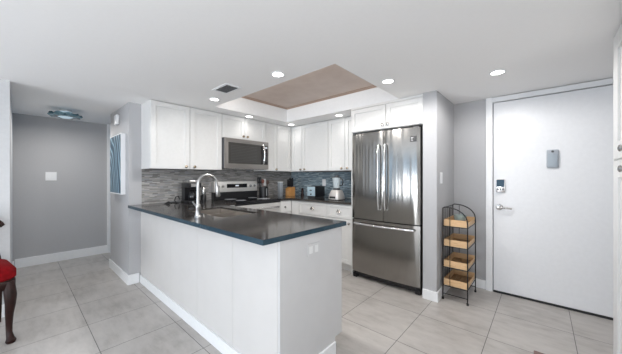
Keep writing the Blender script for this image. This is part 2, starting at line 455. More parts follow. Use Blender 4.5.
fcab(-2.459, -1.842, [(-2.459, -2.150), (-2.150, -1.842)], [-2.20, -2.10], 'white wall cabinet above the blender, beside the refrigerator')
# over-refrigerator cabinet
fR = mapper('-y', 2.84)
c = thing('refrigerator_cabinet', (-1.38, 3.1, 1.83), 'shallow two-door white cabinet above the refrigerator', 'cabinet')
part('body', B(-1.822, -.932, 2.8405, 3.493, 1.822, CZ-.003), 'cab', c)
for a, b_, kn in ((-1.822, -1.350, -1.383), (-1.350, -.932, -1.316)):
    dd = part('door', shaker(fR, a, b_, 1.824, CZ-.03, .05), 'cab', c); knob(fR, kn, 1.866, .02, dd, 'nickel', .019)
part('filler_strip', B(-1.822, -.932, 2.822, 2.8404, CZ-.029, CZ-.003), 'cab', c)
tag(part('side_panel', B(-1.84, -1.823, 2.86, 3.493, 0, CZ-.003), 'cab'), 'tall thin white panel standing between the counter run and the refrigerator', 'panel')

# base cabinets
KZ, CB, CT = .10, .90, .93      # toe kick, underside and top of the worktop
fMB = mapper('+x', -2.98)
def mbase(y0, y1, label, kn):
    c = thing('base_cabinet', (-3.3, (y0+y1)/2, 0), label, 'cabinet', G['b'])
    bm = bmesh.new(); box(bm, XM+.002, -2.981, y0, y1, KZ, CB-.002); box(bm, XM+.002, -3.04, y0, y1, 0, KZ)
    part('body', bm, 'cab', c)
    dr = part('drawer', slab(fMB, y0, y1, .715, .885), 'cab', c); knob(fMB, kn, .80, .02, dr)
    dd = part('door', shaker(fMB, y0, y1, .11, .712, .045), 'cab', c); knob(fMB, y1-.03, .66, .02, dd)
mbase(1.612, 1.866, 'white base cabinet squeezed between the peninsula and the range', 1.74)
mbase(2.644, 2.868, 'narrow white base cabinet just right of the range', 2.72)
fFB = mapper('-y', 2.89)
def fbase(x0, x1, label, split=False, handles=True):
    c = thing('base_cabinet', ((x0+x1)/2, 3.2, 0), label, 'cabinet', G['b'])
    bm = bmesh.new(); box(bm, x0+.0005, x1-.0005, 2.891, 3.493, KZ, CB-.002); box(bm, x0+.0005, x1-.0005, 2.95, 3.493, 0, KZ)
    part('body', bm, 'cab', c)
    if not handles:
        part('filler_panel', slab(fFB, -2.958, x1, .11, .885), 'cab', c); return
    xc = (x0+x1)/2
    dr = part('drawer', shaker(fFB, x0, x1, .705, .885, .028), 'cab', c)
    bm = bmesh.new()                                     # cup pull
    pts = [(xc+.036*math.cos(a), 2.87-.004-.024*math.sin(a), .795) for a in [PI*i/10 for i in range(11)]]
    for s, r in ((0, .010),):
        for i in range(10):
            p, q = pts[i], pts[i+1]
            vsq = [bm.verts.new(v) for v in ((p[0], p[1], .785), (q[0], q[1], .785), (q[0]*.5+xc*.5, 2.868, .822), (p[0]*.5+xc*.5, 2.868, .822))]
            if i in (0, 9):
                pass
            bm.faces.new(vsq)
    bmesh.ops.remove_doubles(bm, verts=bm.verts, dist=.0003)
    bmesh.ops.solidify(bm, geom=bm.faces[:], thickness=.003)
    part('cup_pull', bm, 'nickel', dr, smooth=True)
    if split:
        for a, b_, kx in ((x0, xc, xc-.03), (xc, x1, xc+.03)):
            dd = part('door', shaker(fFB, a, b_, .11, .702), 'cab', c); knob(fFB, kx, .65, .02, dd)
    else:
        dd = part('door', shaker(fFB, x0, x1, .11, .702), 'cab', c); knob(fFB, x1-.035, .65, .02, dd)
fbase(-2.978, -2.80, 'white corner base cabinet front below the knife block', handles=False)
fbase(-2.80, -2.25, 'white base cabinet with a wide drawer, below the toaster', split=True)
fbase(-2.25, -1.842, 'white base cabinet with one drawer and door, beside the refrigerator')

# peninsula
pn = thing('peninsula_cabinet', (-2.35, 1.3, 0), 'long white peninsula base under the overhanging dark worktop', 'cabinet')
bm = bmesh.new(); box(bm, XM+.002, -1.123, .9985, 1.585, KZ, .70); box(bm, XM+.002, -1.123, .9985, 1.525, 0, KZ)
for b_ in ((XM+.002, -2.68, .9985, 1.585), (-1.94, -1.123, .9985, 1.585), (-2.68, -1.94, .9985, 1.09), (-2.68, -1.94, 1.50, 1.585)): box(bm, *b_, .70, CB-.002)
part('body', bm, 'cab', pn)
xs = [XM+.002, -3.19, -2.66, -2.125, -1.59, -1.123]
for a, b_ in zip(xs, xs[1:]):
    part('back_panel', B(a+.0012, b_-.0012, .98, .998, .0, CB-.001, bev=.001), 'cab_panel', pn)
bm = bmesh.new(); prism(bm, [(.981, 0), (1.505, 0), (1.505, .12), (1.585, .12), (1.585, CB-.001), (.981, CB-.001)], -1.1225, -1.105, lambda x, y, z: (z, x, y))
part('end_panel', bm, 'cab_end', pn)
part('baseboard', B(XM+.018, -1.105, .966, .9795, 0, .092, bev=.003), 'trim', pn)
part('baseboard', B(-1.105, -1.092, .966, 1.50, 0, .092, bev=.003), 'trim', pn)
fP = mapper('-y', 0)
bm = bmesh.new(); box(bm, XM+.7, -1.123, 1.586, 1.604, .11, .885)
part('door', bm, 'cab', pn)
so = thing('wall_outlet', (-1.105, 1.265, .75), 'white double socket plate set in the peninsula end panel', 'outlet')
part('cover_plate', B(-1.1045, -1.099, 1.205, 1.325, .755, .835, bev=.002), 'cab_end', so)
for yy in (1.238, 1.292): part('socket', B(-1.0995, -1.0975, yy-.016, yy+.016, .772, .818, bev=.003), 'cab', so)

# worktops
SX0, SX1, SY0, SY1 = -2.66, -1.96, 1.10, 1.49
bm = bmesh.new()
PX1, PY0, PY1 = -1.092, .853, 1.625
for x0, x1, y0, y1 in ((XM+.0, SX0, PY0+.008, PY1), (SX1, PX1, PY0, PY1), (SX0, SX1, PY0, SY0), (SX0, SX1, SY1, PY1), (XM+.0015, -2.95, PY1, 1.866)):
    box(bm, x0+(.0015 if x0 == XM else 0), x1, (PY0 if y0 == PY0+.008 else y0), y1, CB, CT)
ct = tag(part('countertop', bm, 'quartz'), 'dark grey stone worktop on the peninsula, with the sink cut into it', 'worktop')
part('daylight_end_edge', B(PX1+.0001, PX1+.0025, PY0, PY1-.0005, CB, CT-.001), 'daylight_edge', ct, label='end edge strip in the same painted daylight blue')
part('daylight_front_edge', B(XM+.0015, PX1-.0005, PY0-.0025, PY0-.0001, CB, CT-.001), 'daylight_edge', ct, label='front edge strip with blue daylight painted into its colour')
bm = bmesh.new(); box(bm, XM+.0015, -2.95, 2.644, 3.493, CB, CT); box(bm, -2.95, -1.843, 2.85, 3.493, CB, CT)
tag(part('countertop', bm, 'quartz'), 'dark grey stone worktop along the corner, carrying knife block, toaster and blender', 'worktop')
# backsplashes
bm = bmesh.new(); box(bm, XM+.0002, XM+.0014, .99, 3.49, CT-.12, ZB-.002); box(bm, XM+.0002, XM+.0014, 1.86, 2.62, ZB-.002, 1.375)
tag(part('tile_backsplash', bm, 'mosaic_grey'), 'grey-brown strip mosaic backsplash behind the range and sink counter', 'backsplash')
tag(part('tile_backsplash', B(XM+.002, -1.843, YF-.0014, YF-.0002, CT+.001, ZB-.002), 'mosaic_blue'), 'blue-grey strip mosaic backsplash behind the toaster and blender', 'backsplash')

# sink
sk = thing('kitchen_sink', (-2.3, 1.3, .7), 'double-bowl stainless sink set under the peninsula worktop', 'sink')
def bowl(x0, x1, y0, y1, zb=.72):
    bm = bmesh.new(); tck = .004; zt = CB+.012
    box(bm, x0, x1, y0, y1, zb, zb+tck)
    for b_ in ((x0, x0+tck, y0, y1), (x1-tck, x1, y0, y1), (x0+tck, x1-tck, y0, y0+tck), (x0+tck, x1-tck, y1-tck, y1)):
        box(bm, *b_, zb, zt)
    return bm
for x0, x1 in ((SX0+.002, -2.322), (-2.298, SX1-.002)):
    bw = part('basin', bowl(x0, x1, SY0+.002, SY1-.002), 'sink_steel', sk)
    bm = bmesh.new(); lathe(bm, [(0, 0), (.04, 0), (.04, .003), (.03, .004), (0, .002)], ((x0+x1)/2, 1.30, .7245), 'Z', 20)
    part('drain', bm, 'chrome', bw, smooth=True)
part('divider', B(-2.3215, -2.2985, SY0+.003, SY1-.003, .78, CB+.008), 'sink_steel', sk)
# faucet
fx, fy = -2.12, .985
fa = thing('kitchen_faucet', (fx, fy, CT), 'tall chrome gooseneck faucet standing in front of the sink', 'faucet')
bm = bmesh.new(); lathe(bm, [(0, 0), (.028, 0), (.028, .008), (.022, .014), (.019, .07), (.021, .075), (.021, .10), (.016, .108), (0, .109)], (fx, fy, CT+.0005), 'Z', 24)
part('base', bm, 'brushed', fa, smooth=True)
bm = bmesh.new(); R = .082; zc = 1.195
pts = [(fx, fy, CT+.1), (fx, fy, 1.1), (fx, fy, zc)] + [(fx, fy+R-R*math.cos(a), zc+R*math.sin(a)) for a in [PI*i/14 for i in range(1, 15)]] + [(fx, fy+2*R+.004, zc-.02)]
tube(bm, pts, .0125, 14)
part('neck', bm, 'brushed', fa, smooth=True)
bm = bmesh.new(); tube(bm, [(fx, fy+2*R+.004, zc-.015), (fx, fy+2*R+.008, zc-.05), (fx, fy+2*R+.014, zc-.10), (fx, fy+2*R+.015, zc-.108)], [.0135, .017, .020, .015], 16)
part('spray_head', bm, 'brushed', fa, smooth=True)
bm = bmesh.new(); tube(bm, [(fx-.015, fy, CT+.085), (fx-.045, fy, CT+.092), (fx-.10, fy, CT+.118)], [.009, .008, .006], 10)
part('lever', bm, 'brushed', fa, smooth=True)
sd = thing('sink_stopper', (-2.22, 1.03, CT), 'small chrome cap set in the worktop left of the faucet', 'cap')
bm = bmesh.new(); lathe(bm, [(0, 0), (.018, 0), (.018, .008), (.014, .014), (0, .015)], (-2.22, 1.03, CT+.0003), 'Z', 18)
part('cap', bm, 'chrome', sd, smooth=True)

# ------------------------------------------------------------------ microwave
mw = thing('microwave', (-3.4, 2.235, 1.372), 'stainless over-the-range microwave with black door glass', 'microwave')
MY0, MY1, MZ0, MZ1, MX = 1.862, 2.612, 1.378, 1.801, -3.212
part('body', B(XM+.003, MX-.022, MY0, MY1, MZ0, MZ1), 'dark_plastic', mw)
bm = bmesh.new()
DY = 2.585
for y0, y1, z0, z1 in ((MY0+.001, MY1-.001, MZ1-.058, MZ1-.001), (MY0+.001, MY1-.001, MZ0+.001, MZ0+.07), (MY0+.001, MY0+.052, MZ0+.07, MZ1-.058), (MY1-.014, MY1-.001, MZ0+.07, MZ1-.058)):
    box(bm, MX-.0215, MX, y0, y1, z0, z1)
fr = part('door', bm, 'steel_mw', mw)
part('window', B(MX-.021, MX-.004, MY0+.053, 2.478, MZ0+.071, MZ1-.059), mat('smoked_oven_glass', (.045, .043, .04), .18), fr)
bm = bmesh.new()
for i in range(11): box(bm, MX-.0038, MX-.0032, MY0+.10, 2.40, MZ0+.10+i*.022, MZ0+.103+i*.022)
part('screen_mesh', bm, 'dark_plastic', fr)
part('control_panel', B(MX-.021, MX-.003, 2.479, MY1-.015, MZ0+.071, MZ1-.059), 'black_glass', mw)
bm = bmesh.new(); box(bm, MX-.0029, MX-.002, 2.535, 2.588, 1.70, 1.725)
part('display', bm, 'lcd', mw)
bm = bmesh.new()
for i in range(5):
    for j in range(3): box(bm, MX-.0029, MX-.002, 2.537+j*.018, 2.549+j*.018, 1.50+i*.034, 1.518+i*.034)
part('keypad', bm, 'dark_plastic', mw)
bm = bmesh.new(); yh2 = 2.500
tube(bm, [(MX-.003, yh2, 1.755), (MX+.022, yh2, 1.745), (MX+.042, yh2, 1.68), (MX+.047, yh2, 1.60), (MX+.042, yh2, 1.52), (MX+.022, yh2, 1.455), (MX-.003, yh2, 1.445)], .0125, 12)
part('handle', bm, 'chrome', fr, smooth=True)
bm = bmesh.new()
box(bm, XM+.06, MX-.04, MY0+.05, MY1-.05, MZ0-.006, MZ0-.0005)
part('vent_grille', bm, 'steel_plain', mw)

# ------------------------------------------------------------------ range
rg = thing('electric_range', (-3.3, 2.255, 0), 'stainless electric range with black glass cooktop and raised back panel', 'range')
RY0, RY1, RX = 1.870, 2.640, -2.955
part('body', B(XM+.004, RX-.03, RY0, RY1, .05, .905), 'dark_plastic', rg)
part('cooktop', B(XM+.07, RX+.008, RY0, RY1, .906, .936, bev=.004), 'black_glass', rg)
for i, (bx_, by_, br) in enumerate(((-3.40, 2.06, .085), (-3.40, 2.45, .07), (-3.13, 2.06, .07), (-3.13, 2.45, .10))):
    bm = bmesh.new(); lathe(bm, [(br-.004, 0), (br, 0), (br, .0006), (br-.004, .0006)], (bx_, by_, .9362), 'Z', 32)
    part('burner_ring', bm, 'grey_plastic', rg)
bp = part('backguard', B(XM+.004, XM+.085, RY0+.004, RY1-.010, 1.035, 1.192, bev=.010), 'steel_h', rg, smooth=True)
part('backguard_base', B(XM+.004, XM+.08, RY0+.004, RY1-.010, .906, 1.035), 'black', rg)
part('display', B(XM+.0851, XM+.088, 2.075, 2.43, 1.096, 1.155, bev=.001), 'black_glass', bp)
part('clock', B(XM+.0881, XM+.0885, 2.22, 2.28, 1.118, 1.138), 'lcd', bp)
for yy in (1.93, 2.005, 2.49, 2.565):
    bm = bmesh.new(); lathe(bm, [(0, 0), (.021, 0), (.019, .018), (.017, .022), (0, .023)], (XM+.0851, yy, 1.12), 'X', 20)
    part('control_knob', bm, 'steel_plain', bp, smooth=True)
dr = part('oven_door', B(RX-.029, RX, RY0+.003, RY1-.003, .24, .880, bev=.003), 'steel_h', rg)
part('oven_window', B(RX+.0002, RX+.002, RY0+.11, RY1-.11, .37, .70), 'black_glass', dr)
part('trim_strip', B(RX-.029, RX-.004, RY0+.003, RY1-.003, .883, .9055), 'black', rg)
bm = bmesh.new(); tube(bm, [(RX-.002, RY0+.06, .815), (RX+.03, RY0+.06, .817), (RX+.045, RY0+.075, .818), (RX+.045, RY1-.075, .818), (RX+.03, RY1-.06, .817), (RX-.002, RY1-.06, .815)], .012, 12)
part('oven_handle', bm, 'steel_plain', dr, smooth=True)
part('storage_drawer', B(RX-.029, RX, RY0+.003, RY1-.003, .06, .235, bev=.003), 'steel_h', rg)
for x in (XM+.05, RX-.08):
    for y in (RY0+.05, RY1-.05): part('foot', B(x-.02, x+.02, y-.02, y+.02, 0, .05), 'black', rg)

# ------------------------------------------------------------------ refrigerator
FX0, FX1 = -1.803, -.962
FY = 2.818
rf = thing('refrigerator', (-1.385, 3.1, 0), 'stainless French-door refrigerator with bottom freezer drawer', 'refrigerator')
part('body', B(FX0+.004, FX1+.008, FY+.075, 3.47, .045, 1.785), 'dark_plastic', rf)
FT = 1.792
def bowed(x0, x1, z0, z1, depth=.068):
    bm = bmesh.new(); n = 14; xm_ = (FX0+FX1)/2; hw = (FX1-FX0)/2
    pol = []
    for i in range(n+1):
        x = x0+(x1-x0)*i/n; u = (x-xm_)/hw
        y = FY-.022*(1-u*u)
        if i in (0, n): y += .006
        pol.append((x, y))
    pol += [(x1, FY+depth), (x0, FY+depth)]
    prism(bm, pol, z0, z1); return bm
XS = (FX0+FX1)/2+.010
ZS = .742
dl = part('left_door', bowed(FX0, XS-.003, ZS+.006, FT), 'steel', rf, smooth=True)
dq = part('right_door', bowed(XS+.003, FX1, ZS+.006, FT), 'steel', rf, smooth=True)
dz_ = part('freezer_drawer', bowed(FX0, FX1, .085, ZS-.006), 'steel', rf, smooth=True)
part('gasket', B(FX0+.01, FX1-.01, FY+.02, FY+.072, .10, FT-.01), 'dark_gap', rf)
for x, pr in ((XS-.040, dl), (XS+.040, dq)):
    bm = bmesh.new(); y0 = FY-.020
    tube(bm, [(x, y0, 1.635), (x, y0-.035, 1.628), (x, y0-.050, 1.56), (x, y0-.056, 1.40), (x, y0-.058, 1.25), (x, y0-.056, 1.10), (x, y0-.050, .95), (x, y0-.035, .885), (x, y0, .878)], .0108, 12)
    part('handle', bm, 'chrome', pr, smooth=True)
bm = bmesh.new(); z = .690
tube(bm, [(FX0+.055, FY-.004, z), (FX0+.06, FY-.040, z), (FX0+.10, FY-.055, z), (XS, FY-.075, z), (FX1-.10, FY-.055, z), (FX1-.06, FY-.040, z), (FX1-.055, FY-.004, z)], .0135, 12)
part('handle', bm, 'chrome', dz_, smooth=True)
bd = part('energy_label', B(FX1-.100, FX1-.035, FY-.0125, FY-.0085, 1.640, 1.700), 'black', dq)
bm = bmesh.new()
for i, wd in enumerate((.024, .016, .02)): box(bm, FX1-.090, FX1-.090+wd, FY-.0129, FY-.0125, 1.682-i*.015, 1.686-i*.015)
part('label_print', bm, 'white_plastic', bd)
bm = bmesh.new(); box(bm, FX0+.01, FX1-.004, FY+.03, FY+.07, .022, .082)
part('toe_grille', bm, 'black', rf)
for x in (FX0+.03, FX1-.035):
    part('foot', B(x-.025, x+.03, FY+.012, FY+.09, 0, .05, bev=.008), 'black', rf)
for x in (FX0+.05, FX1-.05):
    part('hinge_cover', B(x-.03, x+.03, FY+.03, FY+.13, 1.7925, 1.810, bev=.004), 'dark_plastic', rf)

# ------------------------------------------------------------------ counter things
# coffee maker
cm = thing('coffee_maker', (-3.42, 1.50, CT), 'black and silver coffee maker on the counter behind the faucet', 'coffee maker')
part('base', B(-3.52, -3.27, 1.41, 1.58, CT+.0005, CT+.03, bev=.008), 'black', cm, smooth=True)
part('column', B(-3.52, -3.43, 1.42, 1.57, CT+.03, CT+.20), 'black', cm)
hd = part('brew_head', B(-3.52, -3.29, 1.415, 1.575, CT+.195, CT+.255, bev=.010), 'black', cm, smooth=True)
part('top_lid', B(-3.515, -3.30, 1.425, 1.565, CT+.2552, CT+.29, bev=.010), 'steel_plain', cm, smooth=True)
part('front_plate', B(-3.2899, -3.286, 1.44, 1.55, CT+.205, CT+.245), 'steel_plain', hd)
bm = bmesh.new(); lathe(bm, [(0, 0), (.05, 0), (.062, .03), (.060, .075), (.042, .11), (.046, .125), (.042, .128), (0, .128)], (-3.355, 1.495, CT+.0305), 'Z', 24)
ca = part('carafe', bm, 'black_glass', cm, smooth=True)
bm = bmesh.new(); tube(bm, [(-3.31, 1.50, CT+.145), (-3.27, 1.505, CT+.14), (-3.255, 1.505, CT+.10), (-3.275, 1.50, CT+.06), (-3.30, 1.50, CT+.055)], .007, 8)
part('handle', bm, 'black', ca, smooth=True)
# cord & can opener
bm = bmesh.new(); tube(bm, [(-3.52, 1.395, CT+.04), (-3.5, 1.37, CT+.085), (-3.48, 1.33, CT+.075), (-3.46, 1.31, CT+.03), (-3.45, 1.33, CT+.008), (-3.47, 1.36, CT+.007), (-3.52, 1.30, CT+.007), (-3.55, 1.26, CT+.007)], .0055, 8)
part('power_cord', bm, 'black', cm, smooth=True)
gp = thing('salt_shaker', (-3.42, 1.66, CT), 'small steel shaker with black base right of the coffee maker', 'shaker')
bm = bmesh.new(); lathe(bm, [(0, 0), (.036, 0), (.036, .07), (.028, .09), (0, .09)], (-3.42, 1.665, CT+.0005), 'Z', 20); part('base', bm, 'black', gp, smooth=True)
bm = bmesh.new(); lathe(bm, [(0, 0), (.024, 0), (.028, .02), (.028, .09), (.020, .105), (0, .11)], (-3.42, 1.665, CT+.091), 'Z', 20); part('body', bm, 'steel_plain', gp, smooth=True)
cl = tag(part('bag_clip', (lambda bm: prism(bm, [(0, 0), (.07, .0), (.07, .028), (.055, .032)], 0, .02, lambda x, y, z: (-3.44+z, 1.17+x, CT+.0005+y)))(bmesh.new()), 'black'), 'small black clip lying on the counter left of the coffee maker', 'clip')

# utensil crock
ut = thing('utensil_holder', (-3.48, 2.73, CT), 'black utensil holder full of cooking tools, right of the range', 'utensil holder')
bm = bmesh.new()
lathe(bm, [(0, 0), (.070, 0), (.075, .006), (.075, .17), (.070, .17), (.066, .012), (0, .010)], (-3.48, 2.73, CT+.0005), 'Z', 28)
part('crock', bm, 'black', ut, smooth=True)
part('label', B(-3.4065, -3.402, 2.722, 2.736, CT+.02, CT+.14), 'grey_plastic', ut)  # vertical highlight on the crock, painted as a pale strip
def tool(name, base, tip, r, head, label, m='black'):
    t_ = thing(name, base, label, 'kitchen utensil')
    bm = bmesh.new(); tube(bm, [base, tip], r, 8); part('shaft', bm, m, t_, smooth=True)
    part('head', head(bmesh.new(), Vector(tip)), m, t_, smooth=True)
def spoon(bm, c):
    bmesh.ops.create_uvsphere(bm, u_segments=14, v_segments=8, radius=.03); bmesh.ops.scale(bm, vec=(.35, 1, 1.25), verts=bm.verts)
    bmesh.ops.translate(bm, vec=c+Vector((0, 0, .03)), verts=bm.verts); return bm
def turner(bm, c):
    box(bm, c.x-.003, c.x+.003, c.y-.04, c.y+.04, c.z-.005, c.z+.018); box(bm, c.x-.003, c.x+.003, c.y-.04, c.y-.024, c.z+.018, c.z+.07)
    box(bm, c.x-.003, c.x+.003, c.y+.024, c.y+.04, c.z+.018, c.z+.07); box(bm, c.x-.003, c.x+.003, c.y-.04, c.y+.04, c.z+.07, c.z+.09); box(bm, c.x-.003, c.x+.003, c.y-.012, c.y+.012, c.z+.018, c.z+.07); return bm
tool('slotted_turner', (-3.49, 2.70, CT+.02), (-3.50, 2.655, CT+.235), .006, turner, 'black slotted turner leaning left out of the utensil holder')
tool('serving_spoon', (-3.48, 2.75, CT+.02), (-3.47, 2.805, CT+.21), .006, spoon, 'dark serving spoon leaning right out of the utensil holder', mat('dark_bronze_nylon', (.09, .055, .045), .3))
tool('wooden_spoon', (-3.50, 2.73, CT+.02), (-3.51, 2.735, CT+.23), .006, spoon, 'reddish wooden spoon upright in the middle of the utensil holder', mat('red_brown_wood', (.22, .08, .06), .4))
# canister
cn = thing('paper_box', (-3.30, 2.95, CT), 'tall pale metal canister standing between utensil holder and knife block', 'canister')
part('body', B(-3.35, -3.28, 2.922, 2.978, CT+.0005, CT+.235, bev=.006), mat('pale_brushed_metal', (.48, .52, .56), .35, .5), cn, smooth=True)
part('lid', B(-3.352, -3.278, 2.920, 2.980, CT+.2355, CT+.25, bev=.004), 'white_plastic', cn, smooth=True)
bm = bmesh.new()
for i in range(7): box(bm, -3.2799, -3.2792, 2.935, 2.965, CT+.05+i*.022, CT+.060+i*.022)
part('printed_label', bm, 'grey_plastic', cn)
cn.name = 'tall_canister'
# knife block
kb = thing('knife_block', (-3.33, 3.2, CT), 'orange-brown wooden knife block with black-handled knives', 'knife block')
bm = bmesh.new(); prism(bm, [(3.14, 0), (3.26, 0), (3.26, .155), (3.20, .155), (3.14, .125)], -3.39, -3.272, lambda x, y, z: (z, x, CT+.0005+y))
part('block', bm, 'oak', kb)
part('face_label', B(-3.355, -3.305, 3.1375, 3.1398, CT+.02, CT+.085), mat('pale_wood_face', (.72, .42, .18), .5), kb)
for i, (xx, yy, hh) in enumerate(((-3.375, 3.19, .125), (-3.345, 3.19, .105), (-3.315, 3.19, .105), (-3.287, 3.19, .135), (-3.36, 3.225, .15), (-3.30, 3.225, .155))):
    kn_ = thing('kitchen_knife', (xx, yy, CT+.12), ['black-handled knife at the front left of the knife block', 'black-handled knife second from left in the front row of the block', 'black-handled knife third from left in the front row of the block', 'black-handled knife at the front right of the knife block', 'taller black-handled knife at the rear left of the block', 'taller black-handled knife at the rear right of the block'][i], 'knife', 'knives in the block')
    part('handle', B(xx-.012, xx+.012, yy-.013, yy+.009, CT+.160, CT+.160+hh, bev=.004), 'black', kn_, smooth=True)
    part('blade', B(xx-.001, xx+.001, yy-.010, yy+.008, CT+.156, CT+.1605), 'steel_plain', kn_)
# small dark jar next to the block
jr = thing('pepper_mill', (-3.13, 3.3, CT), 'short dark pepper mill against the tiles right of the knife block', 'pepper mill')
bm = bmesh.new(); lathe(bm, [(0, 0), (.028, 0), (.030, .02), (.020, .05), (.024, .085), (.018, .10), (0, .10)], (-3.13, 3.3, CT+.0005), 'Z', 20); part('body', bm, 'mahogany', jr, smooth=True)
bm = bmesh.new(); lathe(bm, [(0, 0), (.018, 0), (.024, .018), (.012, .036), (0, .04)], (-3.13, 3.3, CT+.101), 'Z', 20); part('top', bm, 'mahogany', jr, smooth=True)
# toaster
to = thing('toaster', (-2.70, 3.2, CT), 'black toaster with a chrome front on the counter right of the knife block', 'toaster')
TXa, TXb, TYa, TYb = -2.80, -2.635, 3.06, 3.31
part('shell', B(TXa, TXb, TYa+.012, TYb, CT+.012, CT+.185, bev=.016), 'black', to, smooth=True)
part('front_plate', B(TXa+.002, TXb-.004, TYa, TYa+.0118, CT+.03, CT+.178, bev=.005), mat('bright_bluish_chrome', (.50, .64, .72), .3, .2), to, smooth=True)
part('base', B(TXa+.008, TXb-.008, TYa+.01, TYb-.01, CT+.0005, CT+.0118), 'dark_plastic', to)
part('lever', B(-2.735, -2.700, TYa-.018, TYa-.0005, CT+.115, CT+.128, bev=.003), 'black', to)
bm = bmesh.new(); lathe(bm, [(0, 0), (.012, 0), (.011, .010), (0, .011)], (-2.717, TYa, CT+.06), '-Y', 16); part('dial', bm, 'dark_plastic', to)
bm = bmesh.new(); box(bm, -2.765, -2.740, 3.10, 3.29, CT+.1852, CT+.1862); box(bm, -2.695, -2.670, 3.10, 3.29, CT+.1852, CT+.1862)
part('slot', bm, 'dark_gap', to)
# blender
bx, by = -2.235, 3.08
bl = thing('blender', (bx, by, CT), 'silver blender with a clear glass jar beside the refrigerator', 'blender')
bm = bmesh.new(); seg = 4
pf = [(.098, .0), (.100, .015), (.094, .06), (.072, .12), (.062, .135)]
rings = []
for r, h_ in pf:
    ring = []
    for k_ in range(28):
        a = 2*PI*k_/28; c_, s_ = math.cos(a), math.sin(a); q = (abs(c_)**4+abs(s_)**4)**(-.25)
        ring.append(bm.verts.new((bx+r*c_*q, by+r*s_*q, CT+.008+h_)))
    rings.append(ring)
for A_, D_ in zip(rings, rings[1:]):
    for k_ in range(28): bm.faces.new((A_[k_], A_[(k_+1) % 28], D_[(k_+1) % 28], D_[k_]))
bm.faces.new(rings[0][::-1]); bm.faces.new(rings[-1])
bs = part('motor_base', bm, mat('brushed_blender_metal', (.66, .64, .62), .35, .4), bl, smooth=True)
part('control_panel', B(bx-.055, bx+.045, by-.100, by-.0935, CT+.022, CT+.052, bev=.003), 'black', bs)
part('foot_ring', B(bx-.085, bx+.085, by-.085, by+.085, CT+.0005, CT+.0078), 'black', bl)
bm = bmesh.new(); lathe(bm, [(.058, 0), (.050, .01), (.052, .03), (.048, .035), (0, .035)], (bx, by, CT+.134), 'Z', 24); part('collar', bm, 'dark_plastic', bl, smooth=True)
bm = bmesh.new(); lathe(bm, [(0, 0), (.045, 0), (.050, .03), (.066, .135), (.069, .15), (.066, .15), (.062, .13), (.046, .03), (.041, .006), (0, .006)], (bx, by, CT+.170), 'Z', 28)
jar = part('glass_jar', bm, 'jar_glass', bl, smooth=True)
bm = bmesh.new(); tube(bm, [(bx+.064, by, CT+.305), (bx+.10, by, CT+.30), (bx+.112, by, CT+.26), (bx+.10, by, CT+.215), (bx+.052, by, CT+.205)], .008, 10)
part('jar_handle', bm, 'black', jar, smooth=True)
bm = bmesh.new(); lathe(bm, [(0, 0), (.071, 0), (.071, .012), (.030, .016), (.028, .030), (0, .031)], (bx, by, CT+.3205), 'Z', 24); part('lid', bm, 'dark_plastic', bl, smooth=True)
bm = bmesh.new(); lathe(bm, [(0, 0), (.018, 0), (.010, .02), (0, .022)], (bx, by, CT+.1765), 'Z', 12); part('blade', bm, 'chrome', bl)
# outlets on the tiles
def plate(name, c, axis, label, cat='outlet', w_=.075, h_=.118, rockers=1, toggles=False):
    t_ = thing(name, c, label, cat)
    x, y, z = c
    def bb(u0, u1, z0, z1, n0, n1, bev=0):
        if axis == 'x': return B(x+n0, x+n1, y+u0, y+u1, z+z0, z+z1, bev=bev)
        return B(x+u0, x+u1, y-n1, y-n0, z+z0, z+z1, bev=bev)
    part('cover_plate', bb(-w_/2, w_/2, -h_/2, h_/2, .0005, .006, .002), 'white_plastic', t_)
    for i in range(rockers):
        u = (i-(rockers-1)/2)*.046
        part('switch' if cat == 'light switch' else 'socket', bb(u-.016, u+.016, -.033, .033, .0055, .0085, .002), 'white_plastic', t_)
plate('wall_outlet', (XM+.0014, 2.835, 1.17), 'x', 'white socket on the grey mosaic above the utensil holder')
plate('wall_outlet', (-2.80, YF-.0014, 1.165), 'y', 'white socket on the blue mosaic above the toaster')
plate('light_switch', (-.795, 2.955, 1.25), 'x', 'single white light switch on the grey wall beside the refrigerator', 'light switch')
plate('light_switch', (-5.42, .325, 1.27), 'x', 'double white light switch on the grey hallway wall', 'light switch', .118, .125, 2)

# ------------------------------------------------------------------ shelf rack
RX0, RX1, RYa, RYb = -.768, -.545, 2.925, 3.325
rk = thing('shelf_rack', (-.66, 3.12, 0), 'tall narrow black wire rack with four pine trays beside the entry door', 'shelf rack')
def arch(y):
    R_ = RX1-RX0-.03
    p = [(RX0, y, .012), (RX0, y, .94), (RX0+.015, y, .95)]
    p += [(RX0+.02+R_*math.sin(a)+.008, y, .95-R_*.72*(1-math.cos(a))) for a in [PI/2*i/9 for i in range(1, 10)]]
    p += [(RX1, y, .78), (RX1, y, .012)]
    return p
for y in (RYa, RYb):
    bm = bmesh.new(); tube(bm, arch(y), .0055, 8); part('side_frame', bm, 'black_metal', rk, smooth=True)
for i, z in enumerate((.94, .755, .555, .345, .14)):
    bm = bmesh.new(); tube(bm, [(RX0, RYa, z), (RX0, RYb, z)], .0045, 8); part('rear_rail', bm, 'black_metal', rk, smooth=True)
for i, z in enumerate((.752, .547, .332, .142)):
    bm = bmesh.new()
    tube(bm, [(RX0, RYa, z), (RX1, RYa, z), (RX1, RYb, z), (RX0, RYb, z)], .004, 8)
    part('shelf_rail', bm, 'black_metal', rk, smooth=True)
bm = bmesh.new(); tube(bm, [(RX0, RYa, .06), (RX1, RYa, .06)], .004, 8); tube(bm, [(RX0, RYb, .06), (RX1, RYb, .06)], .004, 8); part('bottom_rail', bm, 'black_metal', rk, smooth=True)
for k_ in range(1, 5):
    y = RYa+(RYb-RYa)*k_/5
    bm = bmesh.new(); tube(bm, [(RX0, y, .14), (RX0, y, .94)], .0035, 8); part('back_wire', bm, 'black_metal', rk, smooth=True)
